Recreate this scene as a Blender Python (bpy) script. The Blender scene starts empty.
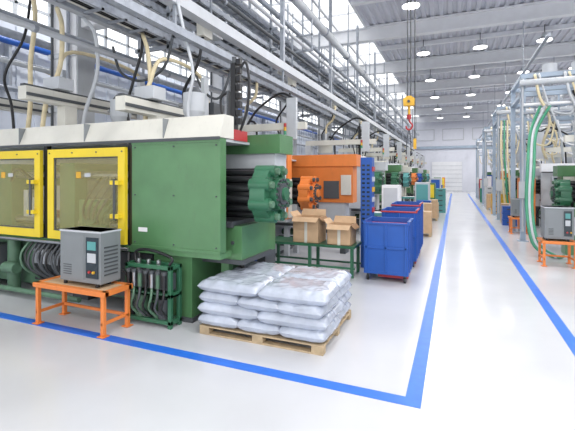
import bpy, math, random
from mathutils import Vector, noise, Matrix
random.seed(4)

# ------------------------------------------------------------------ materials
def s2l(c):
    c/=255.0
    return c/12.92 if c<=0.04045 else ((c+0.055)/1.055)**2.4
def mat(name, rgb, rough=0.5, metal=0.0, var=0.12, scale=3.0, bump=0.0, bscale=20.0, emit=0, alpha=1.0, trans=0.0, spec=0.5, wear=0.0, coat=0.0):
    m=bpy.data.materials.new(name); m.use_nodes=True
    nt=m.node_tree; b=nt.nodes['Principled BSDF']
    col=[s2l(v) for v in rgb]
    b.inputs['Roughness'].default_value=rough
    b.inputs['Metallic'].default_value=metal
    b.inputs['Specular IOR Level'].default_value=spec
    if coat: b.inputs['Coat Weight'].default_value=coat; b.inputs['Coat Roughness'].default_value=0.08
    tc=nt.nodes.new('ShaderNodeTexCoord')
    if var>0:
        n=nt.nodes.new('ShaderNodeTexNoise'); n.inputs['Scale'].default_value=scale; n.inputs['Detail'].default_value=5
        nt.links.new(tc.outputs['Object'],n.inputs['Vector'])
        r=nt.nodes.new('ShaderNodeValToRGB')
        r.color_ramp.elements[0].position=0.3; r.color_ramp.elements[1].position=0.7
        r.color_ramp.elements[0].color=[c*(1-var) for c in col]+[1]
        r.color_ramp.elements[1].color=[min(1,c*(1+var*0.5)) for c in col]+[1]
        nt.links.new(n.outputs['Fac'],r.inputs['Fac'])
        out=r.outputs['Color']
        if wear>0:
            n3=nt.nodes.new('ShaderNodeTexNoise'); n3.inputs['Scale'].default_value=14; n3.inputs['Detail'].default_value=8; n3.inputs['Roughness'].default_value=0.7
            mp=nt.nodes.new('ShaderNodeMapping'); mp.inputs['Scale'].default_value=(1,1,0.25)
            nt.links.new(tc.outputs['Object'],mp.inputs['Vector']); nt.links.new(mp.outputs['Vector'],n3.inputs['Vector'])
            r3=nt.nodes.new('ShaderNodeValToRGB'); r3.color_ramp.elements[0].position=0.56; r3.color_ramp.elements[1].position=0.75
            r3.color_ramp.elements[0].color=(0,0,0,1); r3.color_ramp.elements[1].color=(wear,wear,wear,1)
            nt.links.new(n3.outputs['Fac'],r3.inputs['Fac'])
            mx=nt.nodes.new('ShaderNodeMixRGB'); mx.inputs['Color2'].default_value=(0.08,0.08,0.07,1)
            nt.links.new(r3.outputs['Color'],mx.inputs['Fac']); nt.links.new(out,mx.inputs['Color1']); out=mx.outputs['Color']
        nt.links.new(out,b.inputs['Base Color'])
    else:
        b.inputs['Base Color'].default_value=col+[1]
    if bump>0:
        n2=nt.nodes.new('ShaderNodeTexNoise'); n2.inputs['Scale'].default_value=bscale; n2.inputs['Detail'].default_value=4
        nt.links.new(tc.outputs['Object'],n2.inputs['Vector'])
        bp=nt.nodes.new('ShaderNodeBump'); bp.inputs['Strength'].default_value=bump; bp.inputs['Distance'].default_value=0.02
        nt.links.new(n2.outputs['Fac'],bp.inputs['Height']); nt.links.new(bp.outputs['Normal'],b.inputs['Normal'])
    if emit:
        b.inputs['Emission Color'].default_value=(1,0.98,0.95,1); b.inputs['Emission Strength'].default_value=emit
    if alpha<1: b.inputs['Alpha'].default_value=alpha
    if trans: b.inputs['Transmission Weight'].default_value=trans
    return m
M={}
M['green']=mat('green_paint',(86,130,88),0.28,var=0.12,wear=0.25)
M['green2']=mat('dark_green_paint',(54,108,80),0.28,var=0.18,wear=0.35)
M['green3']=mat('bed_green_paint',(90,124,100),0.45,var=0.25,scale=6,wear=0.5)
M['yellow']=mat('yellow_paint',(236,208,52),0.35,var=0.06,wear=0.12)
M['orange']=mat('orange_paint',(232,134,66),0.38,var=0.10,wear=0.15)
M['beige']=mat('beige_sheet',(216,214,204),0.42,var=0.06,wear=0.12)
M['white']=mat('white_paint',(234,235,238),0.45,var=0.04)
M['grey']=mat('grey_box_paint',(130,135,138),0.42,var=0.06,wear=0.1)
M['lgrey']=mat('light_grey_paint',(194,198,203),0.45,var=0.08,wear=0.1)
M['dgrey']=mat('dark_grey_paint',(76,80,84),0.5,var=0.15)
M['black']=mat('black_rubber',(30,31,34),0.38,var=0.2)
M['steel']=mat('steel',(170,172,175),0.3,metal=0.9,var=0.1)
M['galv']=mat('galvanised',(160,166,176),0.45,metal=0.25,var=0.2,scale=8)
M['blue']=mat('blue_paint',(36,88,172),0.36,var=0.08,wear=0.1)
M['lblue']=mat('frame_blue_grey',(160,175,192),0.45,var=0.08)
M['line']=mat('blue_floor_tape',(44,112,216),0.35,var=0.10,scale=8,wear=0.1)
M['red']=mat('red_paint',(180,54,58),0.4,var=0.1)
M['card']=mat('cardboard',(200,168,134),0.85,var=0.12,scale=6)
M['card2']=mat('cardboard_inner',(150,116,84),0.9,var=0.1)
M['cream']=mat('cream_hose',(222,208,172),0.5,var=0.12,scale=8)
M['teal']=mat('teal_paint',(92,160,160),0.4)
M['wood']=mat('pallet_wood',(190,168,136),0.8,var=0.25,scale=9)
M['ghose']=mat('green_hose',(70,150,116),0.4)
M['amber']=mat('amber_plastic',(222,172,50),0.4)
M['lamp']=mat('lamp_glow',(255,252,245),0.4,var=0,emit=6)
M['glass']=mat('guard_glass',(226,214,150),0.06,var=0,alpha=0.18)
M['bag']=mat('sack_film',(182,189,203),0.22,var=0.2,scale=5,bump=0.5,bscale=8,coat=0.6)
M['wallL']=mat('wall_cladding',(210,216,227),0.6,var=0.05)
M['ceil']=mat('roof_deck',(208,210,219),0.6,var=0.05,scale=1)
M['fwall']=mat('far_wall_paint',(220,222,231),0.6,var=0.03)
M['screen']=mat('screen_dark',(40,52,60),0.2,var=0)
M['floor']=mat('floor_resin',(202,203,207),0.19,var=0.06,scale=0.9,bump=0.012,bscale=3,spec=0.55)

# ------------------------------------------------------------------ builder
class B:
    def __init__(s): s.v=[]; s.f=[]; s.m=[]; s.sm=[]; s.mats=[]
    def mi(s,m):
        if m not in s.mats: s.mats.append(m)
        return s.mats.index(m)
    def add(s,vs,fs,m,smooth=False):
        o=len(s.v); s.v+= [tuple(v) for v in vs]; k=s.mi(m)
        for f in fs:
            s.f.append([i+o for i in f]); s.m.append(k); s.sm.append(smooth)
    def box(s,x0,x1,y0,y1,z0,z1,m):
        x0,x1=sorted((x0,x1)); y0,y1=sorted((y0,y1)); z0,z1=sorted((z0,z1))
        vs=[(x,y,z) for x in (x0,x1) for y in (y0,y1) for z in (z0,z1)]
        s.add(vs,[(0,1,3,2),(4,6,7,5),(0,4,5,1),(2,3,7,6),(0,2,6,4),(1,5,7,3)],m)
    def cyl(s,p0,p1,r,m,n=16,r1=None):
        p0=Vector(p0);p1=Vector(p1); r1=r if r1 is None else r1
        d=(p1-p0).normalized(); a=d.orthogonal().normalized(); b=d.cross(a)
        vs=[]
        for p,rr in ((p0,r),(p1,r1)):
            for i in range(n):
                t=2*math.pi*i/n; vs.append(p+a*(rr*math.cos(t))+b*(rr*math.sin(t)))
        s.add(vs,[(i,(i+1)%n,n+(i+1)%n,n+i) for i in range(n)],m,True)
        s.add(vs[:n],[tuple(range(n))[::-1]],m); s.add(vs[n:],[tuple(range(n))],m)
    def tube(s,pts,r,m,n=8,sub=6):
        P=[Vector(p) for p in pts]
        if len(P)>2 and sub>1:
            Q=[]; E=[P[0]*2-P[1]]+P+[P[-1]*2-P[-2]]
            for i in range(1,len(E)-2):
                for k in range(sub):
                    t=k/sub; a,b,c,d=E[i-1],E[i],E[i+1],E[i+2]
                    Q.append(0.5*((2*b)+(c-a)*t+(2*a-5*b+4*c-d)*t*t+(3*b-a-3*c+d)*t**3))
            Q.append(P[-1]); P=Q
        vs=[]; up=None
        for i,p in enumerate(P):
            d=(P[min(i+1,len(P)-1)]-P[max(i-1,0)]).normalized()
            if up is None: up=d.orthogonal().normalized()
            up=(up-d*up.dot(d)).normalized(); w=d.cross(up)
            for k in range(n):
                t=2*math.pi*k/n; vs.append(p+up*(r*math.cos(t))+w*(r*math.sin(t)))
        fs=[]
        for i in range(len(P)-1):
            for k in range(n): fs.append((i*n+k,i*n+(k+1)%n,(i+1)*n+(k+1)%n,(i+1)*n+k))
        fs.append(tuple(range(n))[::-1]); fs.append(tuple(range((len(P)-1)*n,len(P)*n)))
        s.add(vs,fs,m,True)
    def frame(s,x0,x1,z0,z1,y0,y1,t,m):
        s.box(x0,x1,y0,y1,z0,z0+t,m); s.box(x0,x1,y0,y1,z1-t,z1,m)
        s.box(x0,x0+t if x1>x0 else x0-t,y0,y1,z0+t,z1-t,m); s.box(x1-t if x1>x0 else x1+t,x1,y0,y1,z0+t,z1-t,m)
    def prism(s,poly,axis,a0,a1,m):
        def P(u,v,a): return (a,u,v) if axis=='x' else ((u,a,v) if axis=='y' else (u,v,a))
        n=len(poly); vs=[P(u,v,a0) for u,v in poly]+[P(u,v,a1) for u,v in poly]
        s.add(vs,[tuple(range(n))[::-1],tuple(range(n,2*n))]+[(i,(i+1)%n,n+(i+1)%n,n+i) for i in range(n)],m)
    def build(s,name,bevel=0.0,origin=None):
        import bmesh
        me=bpy.data.meshes.new(name)
        xs=[v[0] for v in s.v]; ys=[v[1] for v in s.v]; zs=[v[2] for v in s.v]
        o=((min(xs)+max(xs))/2,(min(ys)+max(ys))/2,min(zs)) if origin is None else origin
        me.from_pydata([(v[0]-o[0],v[1]-o[1],v[2]-o[2]) for v in s.v],[],s.f)
        for m in s.mats: me.materials.append(M[m])
        for p,k,sm in zip(me.polygons,s.m,s.sm): p.material_index=k; p.use_smooth=sm
        bm=bmesh.new(); bm.from_mesh(me); bmesh.ops.recalc_face_normals(bm,faces=bm.faces); bm.to_mesh(me); bm.free()
        ob=bpy.data.objects.new(name,me); ob.location=o
        bpy.context.scene.collection.objects.link(ob)
        if bevel>0:
            md=ob.modifiers.new('bevel','BEVEL'); md.width=bevel; md.segments=2; md.limit_method='ANGLE'; md.angle_limit=math.radians(50)
        return ob

# ------------------------------------------------------------------ room shell
ZC=9.0; Y1=52.0; YB=-6.0; XL=-13.0; XR=14.0
b=B(); b.box(XL,XR,YB,Y1,-0.1,0,'floor'); b.build('floor')
b=B(); b.box(-12.9,-0.27,3.58,3.72,0.0,0.004,'line'); b.box(-0.41,-0.27,3.72,46,0.0,0.004,'line'); b.build('floor_marking_tape')
b=B(); b.box(1.22,1.36,-4,46,0.0,0.004,'line'); b.build('floor_marking_tape')

b=B()
def deck(x0,x1):
    x=x0; pts=[]
    while x<x1-1e-6:
        for dx,dz in ((0,0),(0.14,0),(0.18,0.07),(0.32,0.07)):
            if x+dx<x1: pts.append((x+dx,ZC+dz))
        x+=0.36
    pts.append((x1,ZC))
    for i in range(len(pts)-1):
        (xa,za),(xb,zb)=pts[i],pts[i+1]
        b.add([(xa,YB,za),(xb,YB,zb),(xb,Y1,zb),(xa,Y1,za)],[(0,1,2,3)],'ceil')
deck(XL,-7.9); deck(-3.85,XR)
b.box(XL,-7.9,YB,Y1,ZC+0.12,ZC+0.2,'ceil'); b.box(-3.85,XR,YB,Y1,ZC+0.12,ZC+0.2,'ceil')
b.build('ceiling')
b=B()
y=YB
while y<Y1:
    b.box(-7.9,-3.85,y,y+0.06,ZC+0.05,ZC+0.13,'white'); y+=2.1
for x in (-7.9,-6.6,-5.25,-3.9): b.box(x-0.05,x+0.05,YB,Y1,ZC-0.02,ZC+0.14,'white')
b.build('window_1')
y=0.0
while y<Y1-1:
    b=B(); b.box(XL,XR,y-0.18,y+0.18,ZC-0.06,ZC,'white'); b.box(XL,XR,y-0.03,y+0.03,ZC-0.6,ZC-0.06,'white'); b.box(XL,XR,y-0.16,y+0.16,ZC-0.66,ZC-0.6,'white')
    b.build('roof_beam'); y+=6.3
b=B()
for y in [3.15+6.3*i for i in range(8)]:
    b.box(-3.85,XR,y-0.1,y+0.1,ZC-0.2,ZC,'white')
b.build('trim_1')
b=B()
b.box(XL-0.2,XL,YB,Y1,0,6.9,'wallL'); b.box(XL-0.2,XL,YB,Y1,8.3,ZC+0.2,'wallL')
y=YB
while y<Y1:
    b.box(XL,XL+0.05,y,y+0.1,0,6.9,'wallL'); y+=0.6
b.build('wall_left')
b=B()
y=YB
while y<Y1:
    b.box(XL-0.15,XL-0.05,y,y+0.1,6.9,8.3,'lgrey'); y+=1.2
b.box(XL-0.15,XL-0.05,YB,Y1,7.55,7.63,'lgrey'); b.build('window_2')
b=B(); b.box(XL,XR,Y1,Y1+0.2,0,ZC+0.2,'fwall')
x=XL
while x<XR: b.box(x,x+0.12,Y1-0.05,Y1,0,ZC,'fwall'); x+=1.2
b.build('wall_back')
b=B(); b.box(XR,XR+0.2,YB,Y1,0,ZC+0.2,'fwall'); b.build('wall_right')
b=B(); b.box(-2.6,0.8,Y1-0.12,Y1-0.05,0.0,3.6,'white')
for i in range(7): b.box(-2.6,0.8,Y1-0.16,Y1-0.12,0.1+i*0.5,0.14+i*0.5,'lgrey')
b.build('door_1')
b=B(); b.box(XL,XR,Y1-0.3,Y1-0.05,5.2,5.5,'lblue'); b.build('trim_2')
b=B()
for i in range(6):
    x=-8+i*3.3; b.frame(x,x+2.4,6.2,7.6,Y1-0.1,Y1-0.05,0.08,'lgrey')
b.build('window_3')
b=B(); b.cyl((XL+0.3,YB+0.2,6.15),(XL+0.3,Y1-0.4,6.15),0.11,'blue',12)
b.cyl((XL+0.25,YB+0.2,5.6),(XL+0.25,Y1-0.4,5.6),0.05,'galv',8)
b.cyl((XL+0.25,YB+0.2,4.7),(XL+0.25,Y1-0.4,4.7),0.09,'galv',8)
for i in range(9): b.box(XL+0.05,XL+0.3,-4+i*6,-3.9+i*6,4.6,6.2,'galv')
b.build('supply_pipe')

# ------------------------------------------------------------------ columns and overhead services
def column(name,x,y,w=0.80):
    b=B()
    h=w/2
    b.box(x-h,x+h,y-0.24,y-0.18,0,ZC-0.66,'white'); b.box(x-h,x+h,y+0.18,y+0.24,0,ZC-0.66,'white')
    b.box(x-0.05,x+0.05,y-0.18,y+0.18,0,ZC-0.66,'white')
    b.box(x-h-0.1,x+h+0.1,y-0.3,y+0.3,0,0.04,'lgrey')
    for z in (3.4,4.6,5.8): b.box(x-h-0.03,x+h+0.03,y-0.28,y-0.24,z,z+0.1,'lgrey')
    b.box(x+h-0.02,x+h+0.02,y-0.22,y+0.22,0.04,ZC-0.66,'lgrey')
    b.box(x+h,x+h+0.5,y-0.14,y+0.14,5.25,5.45,'white')
    b.cyl((x+0.22,y-0.3,0.1),(x+0.22,y-0.3,6),0.035,'galv',8)
    b.cyl((x-0.28,y-0.3,0.1),(x-0.28,y-0.3,6.5),0.03,'dgrey',8)
    b.box(x-0.12,x+0.12,y-0.36,y-0.24,3.9,4.3,'lgrey')
    return b.build(name)
for i in range(8): column('steel_column',-8.0,6.45+6.3*i)
b=B()
b.box(-7.45,-7.05,YB,Y1-0.4,5.45,5.52,'white'); b.box(-7.28,-7.22,YB,Y1-0.4,5.52,5.98,'white'); b.box(-7.45,-7.05,YB,Y1-0.4,5.98,6.05,'white')
y=YB
while y<36: b.box(-7.44,-7.06,y,y+0.03,5.52,5.98,'white'); y+=1.5
b.build('crane_runway_girder')
b=B()
for (x,z,w) in ((-5.3,6.3,0.5),(-5.3,5.7,0.6),(-5.4,5.05,0.6),(-5.0,4.45,0.4),(-6.3,5.9,0.4)):
    b.box(x-w/2,x-w/2+0.03,YB,Y1-1,z,z+0.12,'galv'); b.box(x+w/2-0.03,x+w/2,YB,Y1-1,z,z+0.12,'galv')
    y=YB
    while y<36: b.box(x-w/2,x+w/2,y,y+0.05,z,z+0.03,'galv'); y+=0.45
    for j in range(5):
        xx=x-w/2+0.08+j*(w-0.16)/4
        b.cyl((xx,YB,z+0.07),(xx,Y1-1,z+0.07),0.032,random.choice(['dgrey','lgrey','black','galv','beige']),6)
for i in range(12):
    y=-3+i*4.5
    b.box(-5.68,-5.62,y,y+0.06,4.3,ZC,'galv'); b.box(-4.98,-4.92,y,y+0.06,4.3,ZC,'galv')
    for z in (6.22,5.62,4.97,4.37): b.box(-5.75,-4.75,y,y+0.06,z,z+0.07,'galv')
    b.box(-6.6,-6.0,y,y+0.06,5.83,5.9,'galv'); b.box(-6.33,-6.27,y,y+0.06,6.05,ZC,'galv')
    b.box(-5.0,-4.75,y+1.2,y+1.6,5.0,5.3,'lgrey'); b.box(-5.7,-5.6,y+2.0,y+2.5,5.5,5.9,'beige')
b.build('cable_tray_rack')
b=B()
for (x,z,r,m) in ((-4.1,6.9,0.13,'lgrey'),(-4.5,6.4,0.07,'galv'),(-4.2,5.9,0.05,'lgrey'),(-6.3,5.0,0.10,'lgrey'),(-6.7,4.6,0.06,'galv'),(-6.1,6.9,0.16,'lgrey'),(-4.6,5.2,0.06,'galv'),(-4.35,5.55,0.045,'dgrey'),(-5.8,4.2,0.05,'lgrey'),(-8.7,5.0,0.09,'galv'),(-8.7,4.4,0.05,'lgrey'),(-9.5,6.9,0.18,'lgrey')):
    b.cyl((x,YB,z),(x,Y1-1,z),r,m,10)
    y=YB+1
    while y<40:
        b.cyl((x,y,z),(x,y+0.06,z),r*1.25,'galv',10); y+=3.0
for i in range(12):
    y=-2+i*4.5
    b.box(-4.05,-4.01,y,y+0.04,5.85,ZC,'galv'); b.box(-6.5,-6.46,y,y+0.04,4.15,ZC,'galv'); b.box(-6.8,-5.7,y,y+0.05,4.48,4.54,'galv')
    b.box(-4.6,-4.0,y,y+0.05,6.28,6.33,'galv'); b.box(-4.7,-4.0,y,y+0.05,5.8,5.85,'galv'); b.box(-4.7,-4.66,y,y+0.04,5.1,6.3,'galv'); b.box(-4.7,-4.3,y,y+0.04,5.1,5.14,'galv')
    b.box(-8.72,-8.68,y,y+0.04,4.4,ZC,'galv'); b.box(-9.52,-9.48,y,y+0.04,6.9,ZC,'galv')
b.build('overhead_pipe_run')
b=B()
b.box(-4.3,-4.1,2.0,46,4.75,4.95,'lgrey'); b.box(-3.9,-3.78,2,46,4.1,4.22,'galv')
for i in range(10):
    y=5.2+i*4.4
    b.box(-4.25,-4.15,y,y+0.1,4.95,ZC,'galv'); b.box(-4.2,-3.8,y,y+0.05,4.22,4.27,'galv'); b.box(-4.2,-4.15,y,y+0.05,4.22,4.75,'galv')
    b.box(-4.45,-4.3,y+1,y+1.3,4.6,4.95,'beige'); b.tube([(-4.38,y+1.1,4.6),(-4.5,y+1.1,4.1),(-4.9,y+1.2,3.6),(-4.8,y+1.3,3.1)],0.03,'black')
b.build('busbar_trunking')

def lamp(x,y):
    b=B()
    b.cyl((x,y,ZC-0.005),(x,y,8.55),0.02,'dgrey',6)
    b.cyl((x,y,8.62),(x,y,8.42),0.10,'lgrey',14,0.12)
    b.cyl((x,y,8.42),(x,y,8.28),0.14,'galv',20,0.34)
    b.cyl((x,y,8.28),(x,y,8.26),0.31,'lamp',20)
    ob=b.build('high_bay_lamp')
    l=bpy.data.lights.new('lamp_light','AREA'); l.shape='DISK'; l.size=0.55; l.energy=108; l.color=(1,0.985,0.965)
    lo=bpy.data.objects.new('lamp_light',l); lo.location=(0,0,-0.03); lo.parent=ob
    bpy.context.scene.collection.objects.link(lo)
for y in (-3.5,2.8,9.1,15.4,21.7,28.0,34.3,40.6,46.9):
    for x in (-11.0,-1.5,1.15,3.85,6.5,9.2):
        lamp(x,y)

# ------------------------------------------------------------------ injection moulding machines
def flange_end(b,X,sg,yc,zc,R,col,x0,x1):
    b.cyl((X(x0),yc,zc),(X(x1),yc,zc),R*0.74,'black',24)
    for k in range(14):
        t=2*math.pi*k/14+0.2
        b.cyl((X(x0),yc+R*0.82*math.cos(t),zc+R*0.82*math.sin(t)),(X(x1),yc+R*0.82*math.cos(t),zc+R*0.82*math.sin(t)),R*0.12,'black',10)
    b.cyl((X(x0+0.06),yc,zc),(X(x0-0.16),yc,zc),R*1.02,col,36)
    for k in range(8):
        t=2*math.pi*k/8+0.39
        cy,cz=yc+R*0.88*math.cos(t),zc+R*0.88*math.sin(t)
        b.cyl((X(x0+0.08),cy,cz),(X(x0-0.21),cy,cz),R*0.22,col,14)
        b.cyl((X(x0-0.21),cy,cz),(X(x0-0.26),cy,cz),R*0.13,'green3' if col=='green2' else 'dgrey',6)
    for k in range(16):
        t=2*math.pi*k/16
        b.cyl((X(x0-0.16),yc+R*0.52*math.cos(t),zc+R*0.52*math.sin(t)),(X(x0-0.28),yc+R*0.52*math.cos(t),zc+R*0.52*math.sin(t)),R*0.05,'dgrey',6)
    b.cyl((X(x0-0.16),yc,zc),(X(x0-0.25),yc,zc),R*0.60,col,28)
    b.cyl((X(x0-0.25),yc,zc),(X(x0-0.28),yc,zc),R*0.40,'dgrey',24)
    b.cyl((X(x0-0.28),yc,zc),(X(x0-0.32),yc,zc),R*0.24,col,18)
def machine(ox,oy,sg,body,flc,door,strip,L=7.0,back=-0.4,backcol=None,zt=2.48,R=0.37,zc=1.74,detail=False,mast=True,lowcol=None,fx=-0.26):
    X=lambda a: ox-sg*a
    b=B(); bc=backcol or body; lc=lowcol or body
    b.box(X(0.75),X(L),oy+0.25,oy+1.6,0.12,0.95,'green3' if body=='green' else lc)
    for a in (1.3,2.6,L-0.4): b.box(X(a),X(a+0.35),oy+0.22,oy+1.62,0,0.12,'dgrey')
    b.box(X(0.5),X(1.15),oy+0.08,oy+1.5,0.02,0.94,lc)
    b.box(X(0.47),X(1.2),oy+0.05,oy+1.55,0.0,0.06,'dgrey')
    b.box(X(-0.12),X(0.6),oy+0.35,oy+1.2,0.84,1.30,lc)
    b.box(X(-0.16),X(0.6),oy+0.32,oy+1.25,0.78,0.84,'dgrey')
    for k in range(4): b.cyl((X(0.02+k*0.14),oy+0.35,1.07),(X(0.02+k*0.14),oy+0.33,1.07),0.025,'dgrey',8)
    b.box(X(0.12),X(0.24),oy+0.4,oy+0.52,0.0,0.78,lc); b.box(X(0.12),X(0.24),oy+1.0,oy+1.12,0,0.78,lc)
    b.cyl((X(0.1),oy+0.7,0.35),(X(0.5),oy+0.7,0.35),0.13,'dgrey',18); b.cyl((X(0.1),oy+0.95,0.55),(X(0.5),oy+0.95,0.55),0.08,'green3',14)
    b.tube([(X(0.1),oy+0.7,0.35),(X(-0.05),oy+0.65,0.5),(X(0.05),oy+0.55,0.8)],0.03,'black')
    b.box(X(0),X(L),oy+0.0,oy+0.28,0.9,0.98,lc)
    b.box(X(0),X(1.48),oy,oy+0.05,0.97,zt,body)
    b.box(X(0),X(0.05),oy+0.05,oy+0.14,0.97,zt,body)
    b.box(X(0),X(1.48),oy-0.012,oy,zt-0.05,zt,body); b.box(X(0),X(1.48),oy-0.012,oy,0.97,1.01,body)
    if detail:
        for a in (0.06,0.74,1.42):
            for z in (1.05,1.72,zt-0.09): b.cyl((X(a),oy-0.014,z),(X(a),oy-0.0,z),0.011,'dgrey',6)
        b.box(X(1.2),X(1.36),oy-0.004,oy,1.2,1.26,'white')
        b.box(X(0.85),X(1.05),oy+0.076,oy+0.08,0.45,0.75,'green3')
        for k in range(4): b.cyl((X(0.85+0.2*(k%2)),oy+0.07,0.45+0.3*(k//2)),(X(0.85+0.2*(k%2)),oy+0.08,0.45+0.3*(k//2)),0.012,'dgrey',6)
    a=1.56
    while a+1.5<L:
        b.box(X(a-0.06),X(a+0.01),oy+0.02,oy+0.1,0.97,zt,'black')
        b.frame(X(a),X(a+1.6),1.0,zt-0.08,oy-0.06,oy,0.13,door)
        b.frame(X(a+0.12),X(a+1.48),1.12,zt-0.2,oy-0.045,oy-0.015,0.03,'dgrey')
        b.box(X(a+0.14),X(a+1.46),oy-0.03,oy-0.022,1.14,zt-0.22,'glass')
        b.box(X(a+0.04),X(a+0.2),oy-0.14,oy-0.06,1.38,1.44,door); b.box(X(a+0.04),X(a+0.2),oy-0.14,oy-0.06,1.86,1.92,door)
        b.cyl((X(a+0.12),oy-0.13,1.36),(X(a+0.12),oy-0.13,1.94),0.022,'dgrey',10)
        if detail:
            b.box(X(a+0.9),X(a+1.0),oy-0.035,oy-0.03,1.95,2.05,'amber'); b.box(X(a+0.7),X(a+0.82),oy-0.035,oy-0.03,1.97,2.03,'lgrey')
            for k in range(4): b.cyl((X(a+0.05+k*0.5),oy-0.07,zt-0.14),(X(a+0.05+k*0.5),oy-0.06,zt-0.14),0.012,'dgrey',6)
        a+=1.78
    b.cyl((X(1.5),oy-0.05,0.94),(X(L),oy-0.05,0.94),0.025,'steel',8)
    for k,(p0,p1) in enumerate(((1.2,1.65),(3.0,3.35),(4.6,4.95))):
        if p1<L: b.box(X(p0),X(p1),oy+0.3,oy+1.5,0.95,2.2,body)
    for yy in (0.42,1.35):
        for zz in (1.2,2.0): b.cyl((X(0.9),oy+yy,zz),(X(min(L,6)),oy+yy,zz),0.06,'steel',12)
    b.box(X(1.7),X(2.2),oy+0.5,oy+1.3,1.15,2.0,'steel'); b.box(X(2.3),X(2.95),oy+0.5,oy+1.3,1.2,1.95,'dgrey')
    b.box(X(3.5),X(4.4),oy+0.6,oy+1.2,1.3,1.8,'lgrey')
    if detail:
        for k in range(6):
            b.tube([(X(1.75+k*0.14),oy+0.45,2.05),(X(1.8+k*0.15),oy+0.2,1.7),(X(2.2+k*0.1),oy+0.22,1.35),(X(2.5),oy+0.4,1.1)],0.02,random.choice(['black','green2','dgrey','lgrey']),6)
        b.box(X(2.3),X(2.9),oy+0.3,oy+0.5,1.1,1.6,'green'); b.cyl((X(2.6),oy+0.3,1.35),(X(2.6),oy+0.24,1.35),0.15,'green2',20)
        for k in range(5): b.box(X(3.5+k*0.2),X(3.62+k*0.2),oy+0.4,oy+0.6,1.2,1.25+0.12*k,random.choice(['green','lgrey','steel','red']))
        b.tube([(X(4.6),oy+0.3,1.9),(X(4.2),oy+0.15,2.1),(X(3.7),oy+0.15,1.9),(X(3.4),oy+0.3,2.1)],0.03,'black')
    b.box(X(0.5),X(L),oy+1.6,oy+1.66,0.95,zt,'lgrey')
    b.prism([(oy-0.02,zt+0.01),(oy+0.34,zt+0.01),(oy+0.34,zt+0.32),(oy+0.10,zt+0.32)],'x',X(0),X(L),strip)
    b.box(X(0.25),X(L),oy+0.34,oy+1.66,zt+0.0,zt+0.04,'lgrey')
    b.box(X(0.0),X(L),oy-0.03,oy+0.0,zt-0.02,zt+0.02,'dgrey')
    if detail:
        a=0.9
        while a<L: b.box(X(a),X(a+0.012),oy-0.022,oy+0.1,zt+0.03,zt+0.3,'grey'); a+=1.5
    flange_end(b,X,sg,oy+0.65,zc,R,flc,fx,0.9)
    b.box(X(0.0),X(0.9),oy+0.3,oy+1.25,1.28,1.36,'dgrey')
    b.box(X(back+0.1),X(1.2),oy+1.30,oy+1.75,1.3,zt-0.12,'lgrey' if backcol is None else bc)
    b.box(X(back),X(1.2),oy+1.26,oy+1.8,zt-0.14,zt+0.16,bc)
    b.box(X(back+0.3),X(1.2),oy+1.36,oy+1.75,0.75,1.3,lc)
    b.box(X(back+0.3),X(back+0.45),oy+1.36,oy+1.75,0.0,0.75,'dgrey')
    b.box(X(back+0.14),X(back+0.4),oy+1.27,oy+1.30,1.5,2.0,'beige')
    if mast:
        mx=X(0.35); my=oy+0.95
        b.box(mx-0.16,mx+0.12,my-0.2,my+0.2,zt+0.04,zt+0.2,'red' if detail else 'beige')
        b.box(mx-0.04,mx+0.04,my-0.05,my+0.05,zt+0.2,3.72,'black')
        b.box(mx-0.11,mx-0.08,my-0.05,my+0.05,zt+0.2,3.3,'dgrey')
        b.cyl((mx,my,3.72),(mx,my,3.82),0.035,'dgrey',8)
        for k in range(8): b.box(mx+0.05,mx+0.12,my-0.04,my+0.04,zt+0.3+k*0.13,zt+0.39+k*0.13,'black')
        b.tube([(mx+0.08,my,3.6),(mx+0.2,my,3.72),(mx+0.26,my,3.4),(mx+0.22,my,zt+0.5),(mx+0.1,my,zt+0.18)],0.02,'black')
        b.tube([(mx-0.1,my,3.3),(mx-0.24,my,3.2),(mx-0.22,my,2.95),(mx-0.1,my,zt+0.18)],0.02,'black')
    if not detail:
        hx,hy=X(1.6),oy+0.95
        b.cyl((hx,hy,zt+0.04),(hx,hy,zt+0.2),0.1,'dgrey',12); b.cyl((hx,hy,zt+0.2),(hx,hy,zt+0.5),0.1,'lgrey',16,0.26)
        b.cyl((hx,hy,zt+0.5),(hx,hy,zt+0.95),0.26,random.choice(['lgrey','beige','white']),16); b.cyl((hx,hy,zt+0.95),(hx,hy,zt+1.2),0.12,'steel',12)
        b.tube([(hx,hy,zt+1.2),(hx+0.05,hy,zt+1.5),(hx+sg*0.3,hy,zt+1.75),(hx+sg*0.35,hy,4.5)],0.04,'cream')
        b.tube([(hx,hy+0.1,zt+1.1),(hx+0.3,hy,zt+1.0),(hx+0.35,hy,zt+0.4),(hx+0.3,hy,zt+0.04)],0.03,'black')
        sx=X(0.12); b.cyl((sx,oy+0.2,zt+0.32),(sx,oy+0.2,zt+0.6),0.02,'lgrey',8)
        for k,c in enumerate(('ghose','amber','red')): b.cyl((sx,oy+0.2,zt+0.6+k*0.09),(sx,oy+0.2,zt+0.69+k*0.09),0.035,c,10)
        b.box(X(-0.3),X(2.2),oy+0.45,oy+0.6,zt+0.75,zt+0.92,'beige'); b.box(X(2.0),X(2.2),oy+0.4,oy+0.65,zt+0.04,zt+0.75,'lgrey')
        b.box(X(-0.1),X(0.15),oy+0.35,oy+0.45,zt+0.5,zt+1.5,'lgrey'); b.tube([(X(0.0),oy+0.5,zt+1.5),(X(0.4),oy+0.5,zt+1.65),(X(1.0),oy+0.5,zt+1.3),(X(1.3),oy+0.5,zt+0.92)],0.03,'black')
        b.box(X(0.3),X(0.75),oy-0.14,oy-0.03,1.35,1.95,'lgrey'); b.box(X(0.36),X(0.69),oy-0.15,oy-0.14,1.65,1.9,'screen')
    return b,X
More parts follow.
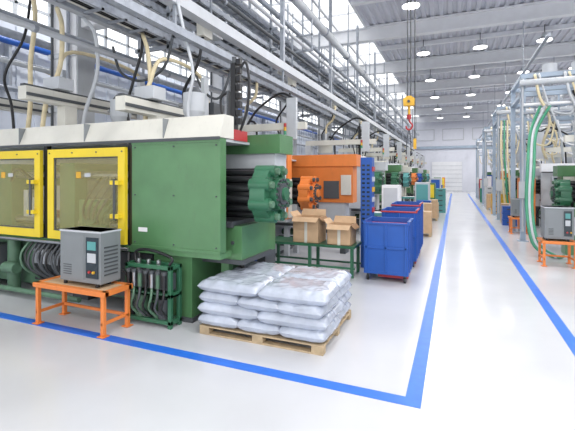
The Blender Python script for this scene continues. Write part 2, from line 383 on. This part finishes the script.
b,X=machine(-2.79,4.4,1,'green','green2','yellow','beige',L=7.1,back=-0.28,detail=True,fx=-0.34,R=0.38)
for k in range(12):
    x0=-5.35-0.1*k
    b.tube([(x0,4.4,0.92),(x0-0.04,4.28,0.72),(x0+0.05*math.sin(k*2),4.3,0.5),(x0+0.1,4.5,0.3)],0.018,random.choice(['black','black','dgrey','green3','dgrey']),6)
b.box(-6.5,-5.35,4.52,4.66,0.25,0.86,'black')
for k in range(6): b.box(-6.42+k*0.18,-6.3+k*0.18,4.44,4.52,0.55,0.78,random.choice(['dgrey','steel','lgrey']))
b.cyl((-7.0,4.5,0.05),(-7.0,4.5,0.9),0.1,'green3',16)
b.cyl((-7.0,4.35,0.45),(-6.7,4.35,0.45),0.09,'green3',14)
b.box(-7.6,-7.15,4.25,4.6,0.45,0.8,'dgrey')
for k in range(6): b.box(-7.58+k*0.075,-7.55+k*0.075,4.2,4.25,0.46,0.79,'lgrey')
b.box(-8.4,-7.7,4.4,4.6,0.1,0.85,'lgrey')
b.cyl((-8.3,4.3,0.12),(-5.2,4.3,0.12),0.04,'green3',10)
b.box(-5.3,-4.0,4.5,4.62,0.2,0.86,'dgrey')
for k in range(5): b.tube([(-4.95+k*0.2,4.42,0.9),(-4.9+k*0.2,4.36,0.6),(-5.0+k*0.22,4.44,0.3)],0.022,random.choice(['black','green3','dgrey']),6)
b.build('injection_moulding_machine',bevel=0.006)
b,X=machine(-3.6,8.5,1,'orange','orange','orange','beige',L=6,back=-1.35,backcol='orange',zt=2.36,zc=1.56,R=0.40,mast=False,lowcol='lgrey')
b.box(X(-0.9),X(-0.5),9.76,9.8,1.4,1.85,'dgrey'); b.box(X(-1.2),X(-1.0),9.76,9.8,1.5,2.0,'beige')
b.box(X(0.0),X(-0.03),8.5,8.75,0.97,2.72,'orange'); b.box(X(-0.02),X(-0.05),8.52,8.73,1.0,1.9,'beige')
b.build('injection_moulding_machine',bevel=0.006)
cols=[('lgrey','green2','beige','white'),('green','green2','yellow','beige'),('beige','teal','teal','white'),('green','orange','orange','beige'),('lgrey','blue','blue','white'),('green','green2','yellow','beige'),('beige','teal','orange','white')]
for i,(bo,fl,do,st) in enumerate(cols):
    b,X=machine(-2.75,13.0+i*4.4,1,bo,fl,do,st,L=4.7,back=-0.5,backcol=bo,zt=2.3,mast=(i%2==0))
    b.build('injection_moulding_machine')
cols=[('green','green2','yellow','beige'),('lgrey','blue','blue','white'),('green','green2','yellow','beige'),('orange','orange','orange','white'),('beige','teal','teal','white'),('green','green2','yellow','beige')]
for i,(bo,fl,do,st) in enumerate(cols):
    b,X=machine(2.9,11.7+i*5.2,-1,bo,fl,do,st,L=7,back=-0.3,backcol=bo,zt=2.1,zc=1.5,mast=False)
    if i==0:
        b.box(X(-0.35),X(0.3),11.9,12.3,0.0,1.15,'green'); b.box(X(-0.2),X(0.1),11.88,11.9,0.5,0.95,'lgrey')
        for k in range(4): b.tube([(X(0.1+k*0.15),11.75,2.1),(X(-0.1+k*0.12),11.55,1.8),(X(0.0+k*0.1),11.5,1.2),(X(0.2+k*0.1),11.65,0.6)],0.03,['black','ghose','dgrey','cream'][k])
    b.build('injection_moulding_machine')

def robot(x,y0,y1,z,zb):
    b=B()
    b.box(x-0.1,x+0.1,y0,y1,z-0.11,z+0.11,'beige'); b.box(x-0.05,x+0.05,y0,y1,z+0.11,z+0.15,'dgrey')
    b.box(x+0.10,x+0.13,y0,y1,z-0.05,z+0.0,'dgrey')
    b.box(x-0.1,x+0.1,y0+0.7,y0+0.95,zb,z-0.11,'beige')
    b.box(x-0.2,x+0.2,y0+0.5,y0+0.8,z+0.15,z+0.36,'lgrey')
    b.box(x+0.13,x+0.22,y1-0.9,y1-0.75,z-0.4,z+0.8,'lgrey')
    b.box(x-0.15,x+0.3,y1-0.7,y1-0.3,z+0.11,z+0.34,'dgrey')
    b.tube([(x,y0+0.6,z+0.36),(x+0.05,y0+0.9,z+0.9),(x,y1-0.8,z+0.9),(x+0.05,y1-0.5,z+0.34)],0.035,'cream')
    b.build('linear_robot',bevel=0.006)
robot(-6.5,4.3,7.6,3.35,2.52); robot(-4.7,4.6,7.4,3.1,2.52); robot(-8.9,4.3,7.4,3.5,2.52)
b=B()
def hose(pts,r=0.035,m='cream'): b.tube(pts,r,m,8)
ZR=2.52
hose([(-7.15,4.9,5.45),(-6.9,4.8,4.8),(-6.95,4.75,4.0),(-7.1,4.85,3.3),(-7.3,4.9,ZR)],0.04)
hose([(-6.6,5.0,5.0),(-6.35,4.9,4.6),(-6.4,4.9,3.9),(-6.75,4.9,3.3),(-6.9,4.9,ZR)],0.04)
hose([(-6.3,5.3,4.9),(-5.9,5.2,4.5),(-5.85,5.2,3.8),(-6.15,5.2,3.1),(-6.2,5.2,ZR)],0.035,'lgrey')
hose([(-5.0,5.4,4.45),(-4.8,5.3,4.1),(-4.75,5.3,3.6),(-4.85,5.3,3.1),(-4.8,5.3,ZR)],0.035)
hose([(-5.3,5.6,4.95),(-5.1,5.5,4.3),(-5.3,5.5,3.7),(-5.45,5.5,3.2),(-5.3,5.5,ZR)],0.025,'black')
hose([(-7.6,5.2,5.45),(-7.5,5.0,4.6),(-7.9,4.9,3.9),(-7.7,4.9,3.3),(-7.6,4.9,ZR)],0.025,'black')
hose([(-4.1,5.2,4.8),(-3.95,5.2,4.2),(-3.8,5.2,3.6),(-3.9,5.2,3.1),(-3.85,5.2,ZR)],0.025,'lgrey')
hose([(-5.9,5.6,4.4),(-5.7,5.6,3.9),(-5.2,5.6,3.7),(-4.7,5.6,3.9),(-4.5,5.6,4.45)],0.025,'dgrey')
hose([(-4.9,6.6,4.4),(-4.6,6.6,3.7),(-4.2,6.6,3.5),(-3.9,6.6,4.1)],0.025,'dgrey')
b.build('material_feed_hose')
for x in (-5.6,-4.0):
    b=B()
    b.cyl((x,5.5,ZR),(x,5.5,2.8),0.08,'dgrey',16); b.cyl((x,5.5,2.8),(x,5.5,3.05),0.08,'lgrey',20,0.18); b.cyl((x,5.5,3.05),(x,5.5,3.35),0.18,'lgrey',20); b.cyl((x,5.5,3.35),(x,5.5,3.45),0.15,'dgrey',20,0.08)
    b.cyl((x-0.18,5.5,3.18),(x-0.3,5.5,3.18),0.03,'steel',8)
    b.build('material_hopper')

# ------------------------------------------------------------------ orange stand + temperature control unit
def stand(x0,x1,y0,y1,h):
    b=B(); t=0.05
    for x in (x0,x1-t):
        for y in (y0,y1-t): b.box(x,x+t,y,y+t,0.016,h-0.05,'orange'); b.box(x-0.03,x+t+0.03,y-0.03,y+t+0.03,0.004,0.016,'orange')
    b.box(x0-0.03,x1+0.03,y0-0.02,y0+0.06,h-0.06,h,'orange'); b.box(x0-0.03,x1+0.03,y1-0.06,y1+0.02,h-0.06,h,'orange')
    b.box(x0-0.03,x0+0.05,y0,y1,h-0.06,h,'orange'); b.box(x1-0.05,x1+0.03,y0,y1,h-0.06,h,'orange')
    b.box(x0+0.05,x1-0.05,y0+0.06,y1-0.06,h-0.03,h-0.005,'card')
    b.box(x0,x1,y1-0.05,y1-0.02,0.14,0.18,'orange'); b.box(x0+0.01,x0+0.04,y0,y1,0.14,0.18,'orange'); b.box(x1-0.04,x1-0.01,y0,y1,0.14,0.18,'orange')
    b.build('equipment_stand',bevel=0.005)
def tcu(x0,x1,y0,y1,z0,z1):
    b=B()
    for x in (x0+0.05,x1-0.1):
        for y in (y0+0.04,y1-0.09): b.cyl((x,y,z0),(x,y,z0+0.05),0.025,'black',10)
    b.box(x0,x1,y0,y1,z0+0.05,z1,'grey')
    b.box(x0-0.008,x1+0.008,y0-0.008,y1+0.008,z1-0.025,z1,'lgrey')
    w=x1-x0
    b.box(x0+0.03,x0+w*0.6,y0-0.006,y0,z0+0.09,z1-0.06,'grey')
    for k in range(5): b.box(x0+0.07,x0+w*0.3,y0-0.011,y0-0.006,z0+0.14+k*0.03,z0+0.152+k*0.03,'dgrey')
    b.box(x0+w*0.66,x1-0.04,y0-0.015,y0,z0+0.12,z1-0.08,'screen'); b.box(x0+w*0.70,x1-0.07,y0-0.02,y0-0.015,z1-0.24,z1-0.13,'teal')
    b.box(x0+w*0.70,x1-0.07,y0-0.02,y0-0.015,z1-0.4,z1-0.28,'lgrey')
    for k in range(2): b.cyl((x0+w*0.76+k*0.07,y0-0.015,z0+0.2),(x0+w*0.76+k*0.07,y0-0.035,z0+0.2),0.018,['red','amber'][k],10)
    for k in range(8): b.box(x1,x1+0.008,y0+0.05,y1-0.05,z0+0.15+k*0.05,z0+0.17+k*0.05,'dgrey')
    b.tube([(x1-0.05,y1,z0+0.15),(x1-0.02,y1+0.08,z0+0.14),(x1+0.05,y1+0.12,z0+0.0)],0.02,'black',6)
    b.build('temperature_control_unit',bevel=0.006)
stand(-5.2,-3.97,3.62,4.06,0.56); tcu(-4.85,-4.12,3.72,4.04,0.56,1.28)

b=B()
x0,x1,y0,y1=-4.15,-3.38,4.15,4.38
for x in (x0,x1-0.05):
    for y in (y0,y1-0.05): b.box(x,x+0.05,y,y+0.05,0,0.78,'green2')
for z in (0.05,0.4,0.76): 
    b.box(x0,x1,y0,y0+0.05,z,z+0.05,'green2'); b.box(x0,x1,y1-0.05,y1,z,z+0.05,'green2'); b.box(x0,x0+0.05,y0,y1,z,z+0.05,'green2'); b.box(x1-0.05,x1,y0,y1,z,z+0.05,'green2')
b.box(x0,x1,y0,y1,0.4,0.43,'green2')
b.cyl((x0+0.2,4.26,0.1),(x0+0.2,4.26,0.4),0.09,'green3',18); b.cyl((x1-0.18,4.26,0.1),(x1-0.18,4.26,0.36),0.09,'dgrey',18)
for k in range(7):
    xx=x0+0.08+k*0.1
    b.cyl((xx,y0-0.02,0.52),(xx,y0-0.02,0.70),0.028,['black','steel','green3'][k%3],10)
    b.cyl((xx,y0-0.02,0.70),(xx,y0-0.02,0.74),0.036,'dgrey',10)
    b.tube([(xx,y0-0.02,0.52),(xx+0.03,y0-0.07,0.4),(xx-0.02,y0-0.05,0.25),(xx+0.04,y0+0.05,0.1)],0.018,['black','green3','dgrey'][k%3],6)
b.box(x0+0.05,x1-0.05,y0+0.05,y0+0.17,0.48,0.7,'dgrey')
b.tube([(x0+0.1,4.25,0.8),(x0+0.1,4.25,0.95),(x0+0.3,4.28,0.98),(x1-0.1,4.28,0.9),(x1-0.1,4.25,0.8)],0.022,'black',6)
for k in range(3): b.cyl((x0+0.15+k*0.17,y0+0.1,0.7),(x0+0.15+k*0.17,y0+0.1,0.86),0.03,'steel',10)
b.build('hydraulic_valve_unit',bevel=0.004)

# ------------------------------------------------------------------ pallet and sacks
px0,px1,py0,py1=-2.97,-1.34,4.2,5.5
b=B()
for k in range(3):
    y=py0+k*(py1-py0-0.1)/2; b.box(px0,px1,y,y+0.1,0,0.02,'wood')
    for j in range(3):
        x=px0+j*(px1-px0-0.14)/2; b.box(x,x+0.14,y,y+0.1,0.02,0.075,'wood')
for j in range(3):
    x=px0+j*(px1-px0-0.14)/2; b.box(x,x+0.14,py0,py1,0.075,0.092,'wood')
for k in range(7):
    y=py0+k*(py1-py0-0.11)/6; b.box(px0,px1,y,y+0.11,0.092,0.11,'wood')
b.build('wooden_pallet',bevel=0.003)
b=B()
def sack(cx,cy,cz,L,W,T,ang,seed):
    nu,nv=44,32; ca,sa=math.cos(ang),math.sin(ang); vs=[];fs=[]
    for side in (1,-1):
        for i in range(nu+1):
            for j in range(nv+1):
                u=-1+2*i/nu; v=-1+2*j/nv
                u=math.copysign(abs(u)**0.7,u); v=math.copysign(abs(v)**0.7,v)
                h=(max(0,1-abs(u)**7)**0.5)*(max(0,1-abs(v)**6)**0.5)
                x=u*L/2*(1-0.03*(abs(v)**4)); y=v*W/2*(1-0.04*(abs(u)**4))
                nz=noise.noise(Vector((x*3.5+seed*3.1,y*4.5+seed,side*2.0)))
                w1=noise.noise(Vector((x*2+y*8+seed,y*2-x*7,seed*1.7))); w2=noise.noise(Vector((x*9-y*3+seed*2,y*10+x*3,seed*0.7)))
                cr=max(0,1-abs(w1)*3)**2; c2=max(0,1-abs(w2)*3)**2
                edge=max(abs(u),abs(v))**3
                pleat=0.008*math.sin(x*38+seed)*edge+0.008*math.sin(y*41+seed*2)*edge
                z=side*T/2*h+(0.016*nz+0.012*cr+0.006*c2+pleat)*(h if side>0 else 0.4*h)
                e=1+0.02*noise.noise(Vector((u*2,v*2,seed+side*0.3)))
                x*=e;y*=e
                vs.append((cx+x*ca-y*sa,cy+x*sa+y*ca,cz+z))
    n=(nu+1)*(nv+1)
    for s_ in (0,1):
        for i in range(nu):
            for j in range(nv):
                a=s_*n+i*(nv+1)+j
                f=(a,a+nv+1,a+nv+2,a+1); fs.append(f if s_==0 else f[::-1])
    b.add(vs,fs,'bag',True)
sd=1
W_=px1-px0; D_=py1-py0
for lay in range(4):
    z=0.11+0.076+lay*0.136
    if lay%2==0:
        for i in range(3):
            for j in range(2):
                sack(px0+W_*(1/6+i/3)+random.uniform(-.02,.02),py0+D_*(0.25+0.5*j)+random.uniform(-.02,.02),z,D_*0.53,W_*0.36,0.165,math.pi/2+random.uniform(-.04,.04),sd); sd+=1
    else:
        nj=3 if lay<3 else 2
        for i in range(2):
            for j in range(nj):
                sack(px0+W_*(0.25+0.5*i)+random.uniform(-.02,.02),py0+D_*(0.5/nj+j/nj)+random.uniform(-.015,.015),z,W_*0.53,D_*(1/nj+0.03),0.165,random.uniform(-.04,.04),sd); sd+=1
b.build('plastic_sack_stack')

# ------------------------------------------------------------------ bench with cartons
b=B()
bx0,bx1,by0,by1,bh=-3.7,-1.78,7.55,8.2,0.62
b.box(bx0,bx1,by0,by1,bh-0.05,bh,'green2')
for x in (bx0+0.03,(bx0+bx1)/2,bx1-0.09):
    for y in (by0+0.03,by1-0.09): b.box(x,x+0.06,y,y+0.06,0,bh-0.05,'green2')
b.box(bx0,bx1,by0+0.04,by0+0.07,0.16,0.2,'green2'); b.box(bx0,bx1,by1-0.07,by1-0.04,0.16,0.2,'green2')
b.build('workbench',bevel=0.004)
def carton(x0,x1,y0,y1,z0,z1):
    b=B(); t=0.008
    b.box(x0,x1,y0,y1,z0,z0+t,'card2')
    b.box(x0,x1,y0,y0+t,z0,z1,'card'); b.box(x0,x1,y1-t,y1,z0,z1,'card'); b.box(x0,x0+t,y0,y1,z0,z1,'card'); b.box(x1-t,x1,y0,y1,z0,z1,'card')
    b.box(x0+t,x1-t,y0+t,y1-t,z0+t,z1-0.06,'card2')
    f=0.16
    b.add([(x0,y0,z1),(x1,y0,z1),(x1-0.02,y0-f*0.8,z1-f*0.5),(x0+0.02,y0-f*0.8,z1-f*0.5)],[(0,1,2,3)],'card')
    b.add([(x0,y1,z1),(x1,y1,z1),(x1-0.02,y1+f*0.4,z1+f*0.8),(x0+0.02,y1+f*0.4,z1+f*0.8)],[(0,1,2,3)],'card')
    b.add([(x0,y0,z1),(x0,y1,z1),(x0-f*0.5,y1-0.02,z1+f*0.6),(x0-f*0.5,y0+0.02,z1+f*0.6)],[(0,1,2,3)],'card')
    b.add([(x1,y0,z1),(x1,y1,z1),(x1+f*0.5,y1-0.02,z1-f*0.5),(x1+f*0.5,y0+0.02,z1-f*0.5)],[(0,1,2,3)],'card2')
    b.box((x0+x1)/2-0.03,(x0+x1)/2+0.03,y0-0.002,y0,z0,z1,'beige')
    b.build('cardboard_box')
carton(-3.08,-2.52,7.62,8.1,0.62,1.14); carton(-2.34,-1.86,7.6,8.05,0.62,1.02)
b=B()
b.box(-3.75,-3.45,6.9,7.3,0.05,0.5,'blue'); b.box(-3.72,-3.48,6.93,7.27,0.5,0.53,'red')
for k in range(3): b.box(-3.72,-3.48,6.885,6.9,0.09+k*0.14,0.2+k*0.14,'blue'); b.box(-3.65,-3.55,6.875,6.885,0.15+k*0.14,0.165+k*0.14,'lgrey')
for x in (-3.73,-3.5):
    for y in (6.93,7.25): b.cyl((x,y,0.0),(x,y,0.05),0.025,'black',8)
b.build('tool_cabinet',bevel=0.004)

def trolley(x0,x1,y0,y1,h=1.14,rim='blue'):
    b=B(); t=0.04
    for x in (x0+0.05,x1-0.09):
        for y in (y0+0.05,y1-0.09):
            b.cyl((x+0.02,y+0.02,0.14),(x+0.02,y+0.02,0.08),0.03,'dgrey',8); b.cyl((x-0.0,y+0.02,0.055),(x+0.04,y+0.02,0.055),0.055,'black',14)
    b.box(x0,x1,y0,y1,0.14,0.2,'blue')
    b.box(x0,x1,y0,y0+0.03,0.2,h-0.06,'blue'); b.box(x0,x1,y1-0.03,y1,0.2,h,'blue')
    b.box(x0,x0+0.03,y0+0.03,y1-0.03,0.2,h,'blue'); b.box(x1-0.03,x1,y0+0.03,y1-0.03,0.2,h,'blue')
    for k in range(3):
        xx=x0+0.03+k*(x1-x0-0.1)/2; b.box(xx,xx+t,y0-0.02,y0,0.2,h-0.06,'blue')
    b.box(x0,x1,y0-0.02,y0,0.62,0.66,'blue')
    for k in range(3):
        yy=y0+0.06+k*(y1-y0-0.16)/2; b.box(x1,x1+0.02,yy,yy+t,0.2,h-0.04,'blue')
    b.box(x0-0.015,x1+0.02,y0-0.03,y0+0.03,h-0.06,h-0.03,rim); b.box(x1-0.01,x1+0.02,y0,y1,h-0.03,h,rim)
    b.box(x0+0.03,x1-0.03,y0+0.03,y1-0.03,0.2,h-0.10,'red')
    b.box(x0+0.25,x1-0.02,y0+0.1,y0+0.6,0.07,0.14,'red')
    b.build('parts_trolley',bevel=0.004)
trolley(-1.6,-0.78,7.55,8.3); trolley(-1.5,-0.76,8.95,9.7,1.24,'red'); trolley(-1.45,-0.78,10.1,11.0,1.3,'red')
b=B()
b.box(-1.88,-1.64,8.55,8.85,0.0,2.38,'blue'); b.box(-1.86,-1.66,8.53,8.55,0.9,2.32,'blue')
for k in range(14): 
    for j in range(2): b.box(-1.84+j*0.1,-1.78+j*0.1,8.52,8.53,0.95+k*0.095,0.99+k*0.095,'screen')
for k in range(5): b.box(-1.64,-1.62,8.58,8.82,1.2+k*0.22,1.3+k*0.22,['red','lgrey','amber','lgrey','red'][k])
b.build('tool_board')

def cabinet(x0,x1,y0,y1,h,c,c2):
    b=B(); b.box(x0,x1,y0,y1,0.08,h,c); b.box(x0+0.03,x1-0.03,y0+0.03,y1-0.03,0,0.08,'dgrey')
    b.box(x0+0.05,x1-0.05,y0-0.015,y0,h*0.55,h-0.08,c2); b.box(x1,x1+0.015,y0+0.06,y1-0.06,0.2,h-0.08,c)
    b.box(x0-0.015,x0,y0+0.06,y1-0.06,0.2,h-0.08,c)
    b.box(x0+0.08,x0+0.1,y0-0.03,y0,h*0.3,h*0.45,'steel')
    b.build('control_cabinet')
cabinet(-2.0,-1.5,12.0,12.5,1.7,'white','lgrey'); cabinet(-1.5,-0.95,17.0,17.5,1.7,'lgrey','teal'); cabinet(-1.5,-0.9,21,21.6,1.6,'green','yellow')
cabinet(-1.4,-0.8,26,26.8,1.8,'lgrey','blue'); cabinet(-1.5,-0.9,31.5,32,1.9,'white','green'); cabinet(2.1,2.6,16.2,16.6,1.9,'orange','beige'); cabinet(1.9,2.5,23.5,24.1,1.8,'yellow','beige'); cabinet(1.8,2.4,31,31.7,2.0,'blue','white')
cabinet(1.75,2.2,34,34.5,1.7,'red','beige'); cabinet(-1.3,-0.8,37,37.5,1.8,'orange','yellow')
for (x,y,w,h) in ((-1.3,13.6,0.6,0.8),(-1.3,14.7,0.55,1.0),(-1.4,18.5,0.7,0.9),(-1.3,19.6,0.6,0.7),(-1.2,23.5,0.6,1.0),(-1.3,28.5,0.7,1.1),(1.8,18.7,0.6,0.8),(1.7,25.5,0.6,0.9)):
    b=B()
    for k in range(3): b.box(x+k*(w-0.08)/2,x+k*(w-0.08)/2+0.08,y,y+w,0,0.1,'wood')
    b.box(x,x+w,y,y+w,0.1,0.13,'wood')
    b.box(x,x+w,y+0.02,y+w-0.02,0.13,h,'card'); b.box(x+w/2-0.03,x+w/2+0.03,y+0.018,y+0.02,0.13,h,'beige'); b.box(x,x+w,y+w/2-0.03,y+w/2+0.03,h,h+0.002,'beige')
    b.build('pallet_box')
for (x,y,n,c) in ((-1.35,16.0,4,'blue'),(-0.95,22.6,5,'teal'),(-1.3,25.0,4,'red'),(-1.3,30.2,5,'blue'),(1.75,17.9,3,'blue'),(1.75,23.0,4,'amber'),(1.7,27.2,5,'lgrey'),(-1.3,34.5,5,'yellow'),(1.7,32.4,4,'ghose')):
    b=B()
    for k in range(n):
        z=k*0.26
        b.box(x,x+0.5,y,y+0.4,z,z+0.22,c); b.box(x-0.015,x+0.515,y-0.015,y+0.415,z+0.2,z+0.24,c); b.box(x+0.15,x+0.35,y-0.018,y-0.014,z+0.1,z+0.15,'dgrey')
        if k: b.box(x+0.02,x+0.48,y+0.02,y+0.38,z-0.03,z,c)
    b.build('plastic_crate_stack')
for y in (11.3,20.2,27.8):
    b=B(); b.box(-2.4,-1.5,y,y+0.45,0.85,0.93,'teal'); b.box(-2.38,-1.52,y+0.03,y+0.42,0.93,0.94,'white')
    for x in (-2.35,-1.6): b.box(x,x+0.05,y+0.03,y+0.08,0,0.85,'lgrey'); b.box(x,x+0.05,y+0.37,y+0.42,0,0.85,'lgrey')
    b.build('belt_conveyor')

# ------------------------------------------------------------------ hoist
b=B()
hx,hy=-1.22,12.0
b.box(hx-0.25,hx+0.25,hy-0.15,hy+0.15,7.9,8.3,'amber')
for dx in (-0.045,0.045): b.cyl((hx+dx,hy,4.25),(hx+dx,hy,7.95),0.018,'dgrey',6)
b.cyl((hx+0.16,hy,3.0),(hx+0.16,hy,7.95),0.014,'black',6)
b.prism([(hx-0.15,4.0),(hx+0.15,4.0),(hx+0.16,4.2),(hx+0.06,4.28),(hx-0.06,4.28),(hx-0.16,4.2)],'y',hy-0.1,hy+0.1,'amber')
b.cyl((hx,hy-0.13,4.12),(hx,hy+0.13,4.12),0.04,'dgrey',16)
b.cyl((hx,hy,4.0),(hx,hy,3.72),0.035,'amber',10)
b.cyl((hx,hy,3.75),(hx,hy,3.62),0.06,'red',12)
b.tube([(hx,hy,3.64),(hx+0.02,hy,3.54),(hx+0.09,hy,3.44),(hx+0.04,hy,3.33),(hx-0.05,hy,3.33),(hx-0.09,hy,3.42)],0.025,'red',8)
for dx in (-0.1,0.07): b.tube([(hx,hy,3.35),(hx+dx*0.6,hy,3.0),(hx+dx*0.8,hy,2.6)],0.015,'dgrey',6)
b.box(hx+0.12,hx+0.2,hy-0.05,hy+0.05,2.75,3.05,'amber')
b.build('crane_hook_hoist')
b=B(); b.box(-3.8,12,11.7,12.3,8.3,8.34,'lgrey'); b.box(-3.8,12,11.98,12.02,8.34,8.8,'lgrey'); b.box(-3.8,12,11.8,12.2,8.8,8.84,'lgrey')
for x in (-3.6,4,11.8): b.box(x-0.04,x+0.04,11.9,12.1,8.84,ZC,'lgrey')
b.build('crane_bridge_beam')

# ------------------------------------------------------------------ right side
stand(1.78,2.4,10.2,10.75,0.56); tcu(1.82,2.36,10.25,10.7,0.56,1.3)
stand(1.75,2.3,15.4,15.9,0.56); tcu(1.8,2.25,15.45,15.85,0.56,1.2)
def gantry(y,x0=1.78,x1=5.5,dens=5):
    b=B(); m='lblue'
    for x in (x0,x1):
        for yy in (y,y+2.2): b.box(x-0.07,x+0.07,yy-0.07,yy+0.07,0,5.05,m); b.box(x-0.14,x+0.14,yy-0.14,yy+0.14,0,0.02,m)
    for z in (5.0,4.45):
        for yy in (y,y+2.2): b.box(x0-0.07,x1+1.5,yy-0.06,yy+0.06,z-0.08,z+0.05,m)
        for x in (x0,x1,(x0+x1)/2): b.box(x-0.06,x+0.06,y,y+2.2,z-0.06,z+0.05,m)
    b.box(x0-0.05,x1,y-0.04,y+0.04,3.6,3.7,m)
    for k in range(6): b.box(x0+0.3+k*0.6,x0+0.34+k*0.6,y-0.03,y+0.03,3.7,4.37,m)
    b.cyl((x0-0.02,y-0.12,0.3),(x0-0.02,y-0.12,4.9),0.03,'lgrey',8)
    b.cyl((x0-0.1,y-0.2,4.75),(x1+1.5,y-0.2,4.75),0.09,'lgrey',14); b.cyl((x0,y-0.16,4.1),(x1+1.5,y-0.16,4.1),0.05,'white',10); b.cyl((x0,y-0.12,3.85),(x1+1.5,y-0.12,3.85),0.035,'galv',10)
    b.box(x0-0.12,x0+0.12,y-0.2,y-0.07,1.3,1.8,'lgrey')
    for k in range(dens):
        xx=x0+0.3+k*0.75
        b.tube([(xx,y-0.1,5.0),(xx+0.1,y-0.25,4.3),(xx+0.35,y-0.25,3.6),(xx+0.2,y-0.1,2.9),(xx+0.3,y,2.5)],0.04,['cream','lgrey'][k%2])
        b.tube([(xx+0.1,y-0.12,5.0),(xx+0.3,y-0.3,4.1),(xx+0.6,y-0.3,3.2),(xx+0.7,y-0.1,2.4)],0.03,['lgrey','cream','black'][k%3])
        b.tube([(xx+0.2,y-0.1,4.45),(xx+0.4,y-0.2,3.9),(xx+0.9,y-0.2,3.8),(xx+1.0,y-0.1,4.4)],0.035,['lgrey','black'][k%2])
        b.tube([(xx-0.2,y-0.2,3.6),(xx-0.1,y-0.3,3.0),(xx+0.3,y-0.35,2.9),(xx+0.5,y-0.2,3.6)],0.025,['cream','white'][k%2])
        b.cyl((xx+0.45,y+0.3,5.05),(xx+0.45,y+0.3,5.35),0.2,'lgrey',16); b.cyl((xx+0.45,y+0.3,4.7),(xx+0.45,y+0.3,5.05),0.06,'lgrey',16,0.2)
    b.build('material_supply_gantry')
gantry(13.9,1.9); gantry(8.6,3.2,7.0); gantry(20.0,1.8); gantry(28,1.8); gantry(37,1.8)
b=B()
for k in range(3):
    o=k*0.12
    b.tube([(2.3+o,13.6,4.0),(1.95+o*0.6,12.9,3.2),(1.78+o*0.6,12.2,2.2),(1.7+o*0.5,11.8,1.2),(1.75+o*0.5,11.3,0.35),(2.1+o*0.5,11.2,0.07),(2.4,11.3,0.07)],0.04,['ghose','lgrey','ghose'][k])
b.build('cooling_water_hose')
b=B()
for k in range(3):
    o=k*0.12
    b.tube([(1.9+o,19.9,4.4),(1.85+o,19.5,3.0),(1.9+o,19.4,2.0),(2.0+o,19.5,0.8),(2.3+o,19.6,0.07)],0.04,['cream','ghose','cream'][k])
b.build('cooling_water_hose')
b=B()
for (x,z,r,m) in ((2.6,6.2,0.06,'galv'),(4.9,5.9,0.09,'lgrey'),(5.4,6.4,0.06,'galv'),(6.3,6.1,0.12,'lgrey')):
    b.cyl((x,14,z),(x,Y1-1,z),r,m,10)
for i in range(10):
    y=6.3*i+0.0
    if y<14: continue
    if y<50:
        for x in (2.6,4.9,6.3): b.cyl((x,y,6.1),(x,y,ZC-0.66),0.015,'galv',6)
        b.box(2.5,6.5,y-0.03,y+0.03,6.0,6.06,'galv')
b.build('overhead_pipe_run')

# ------------------------------------------------------------------ world, camera
w=bpy.data.worlds.new('sky'); bpy.context.scene.world=w; w.use_nodes=True
bg=w.node_tree.nodes['Background']; bg.inputs[0].default_value=(0.97,0.985,1.0,1); bg.inputs[1].default_value=1.9
cam=bpy.data.cameras.new('camera'); co=bpy.data.objects.new('camera',cam); bpy.context.scene.collection.objects.link(co)
co.location=(0,0,2.0); co.rotation_euler=(math.radians(90),0,math.radians(22.8))
cam.sensor_width=36; cam.lens=24.92; cam.shift_y=-0.0704; cam.clip_end=200
bpy.context.scene.camera=co
bpy.context.scene.view_settings.view_transform='Standard'
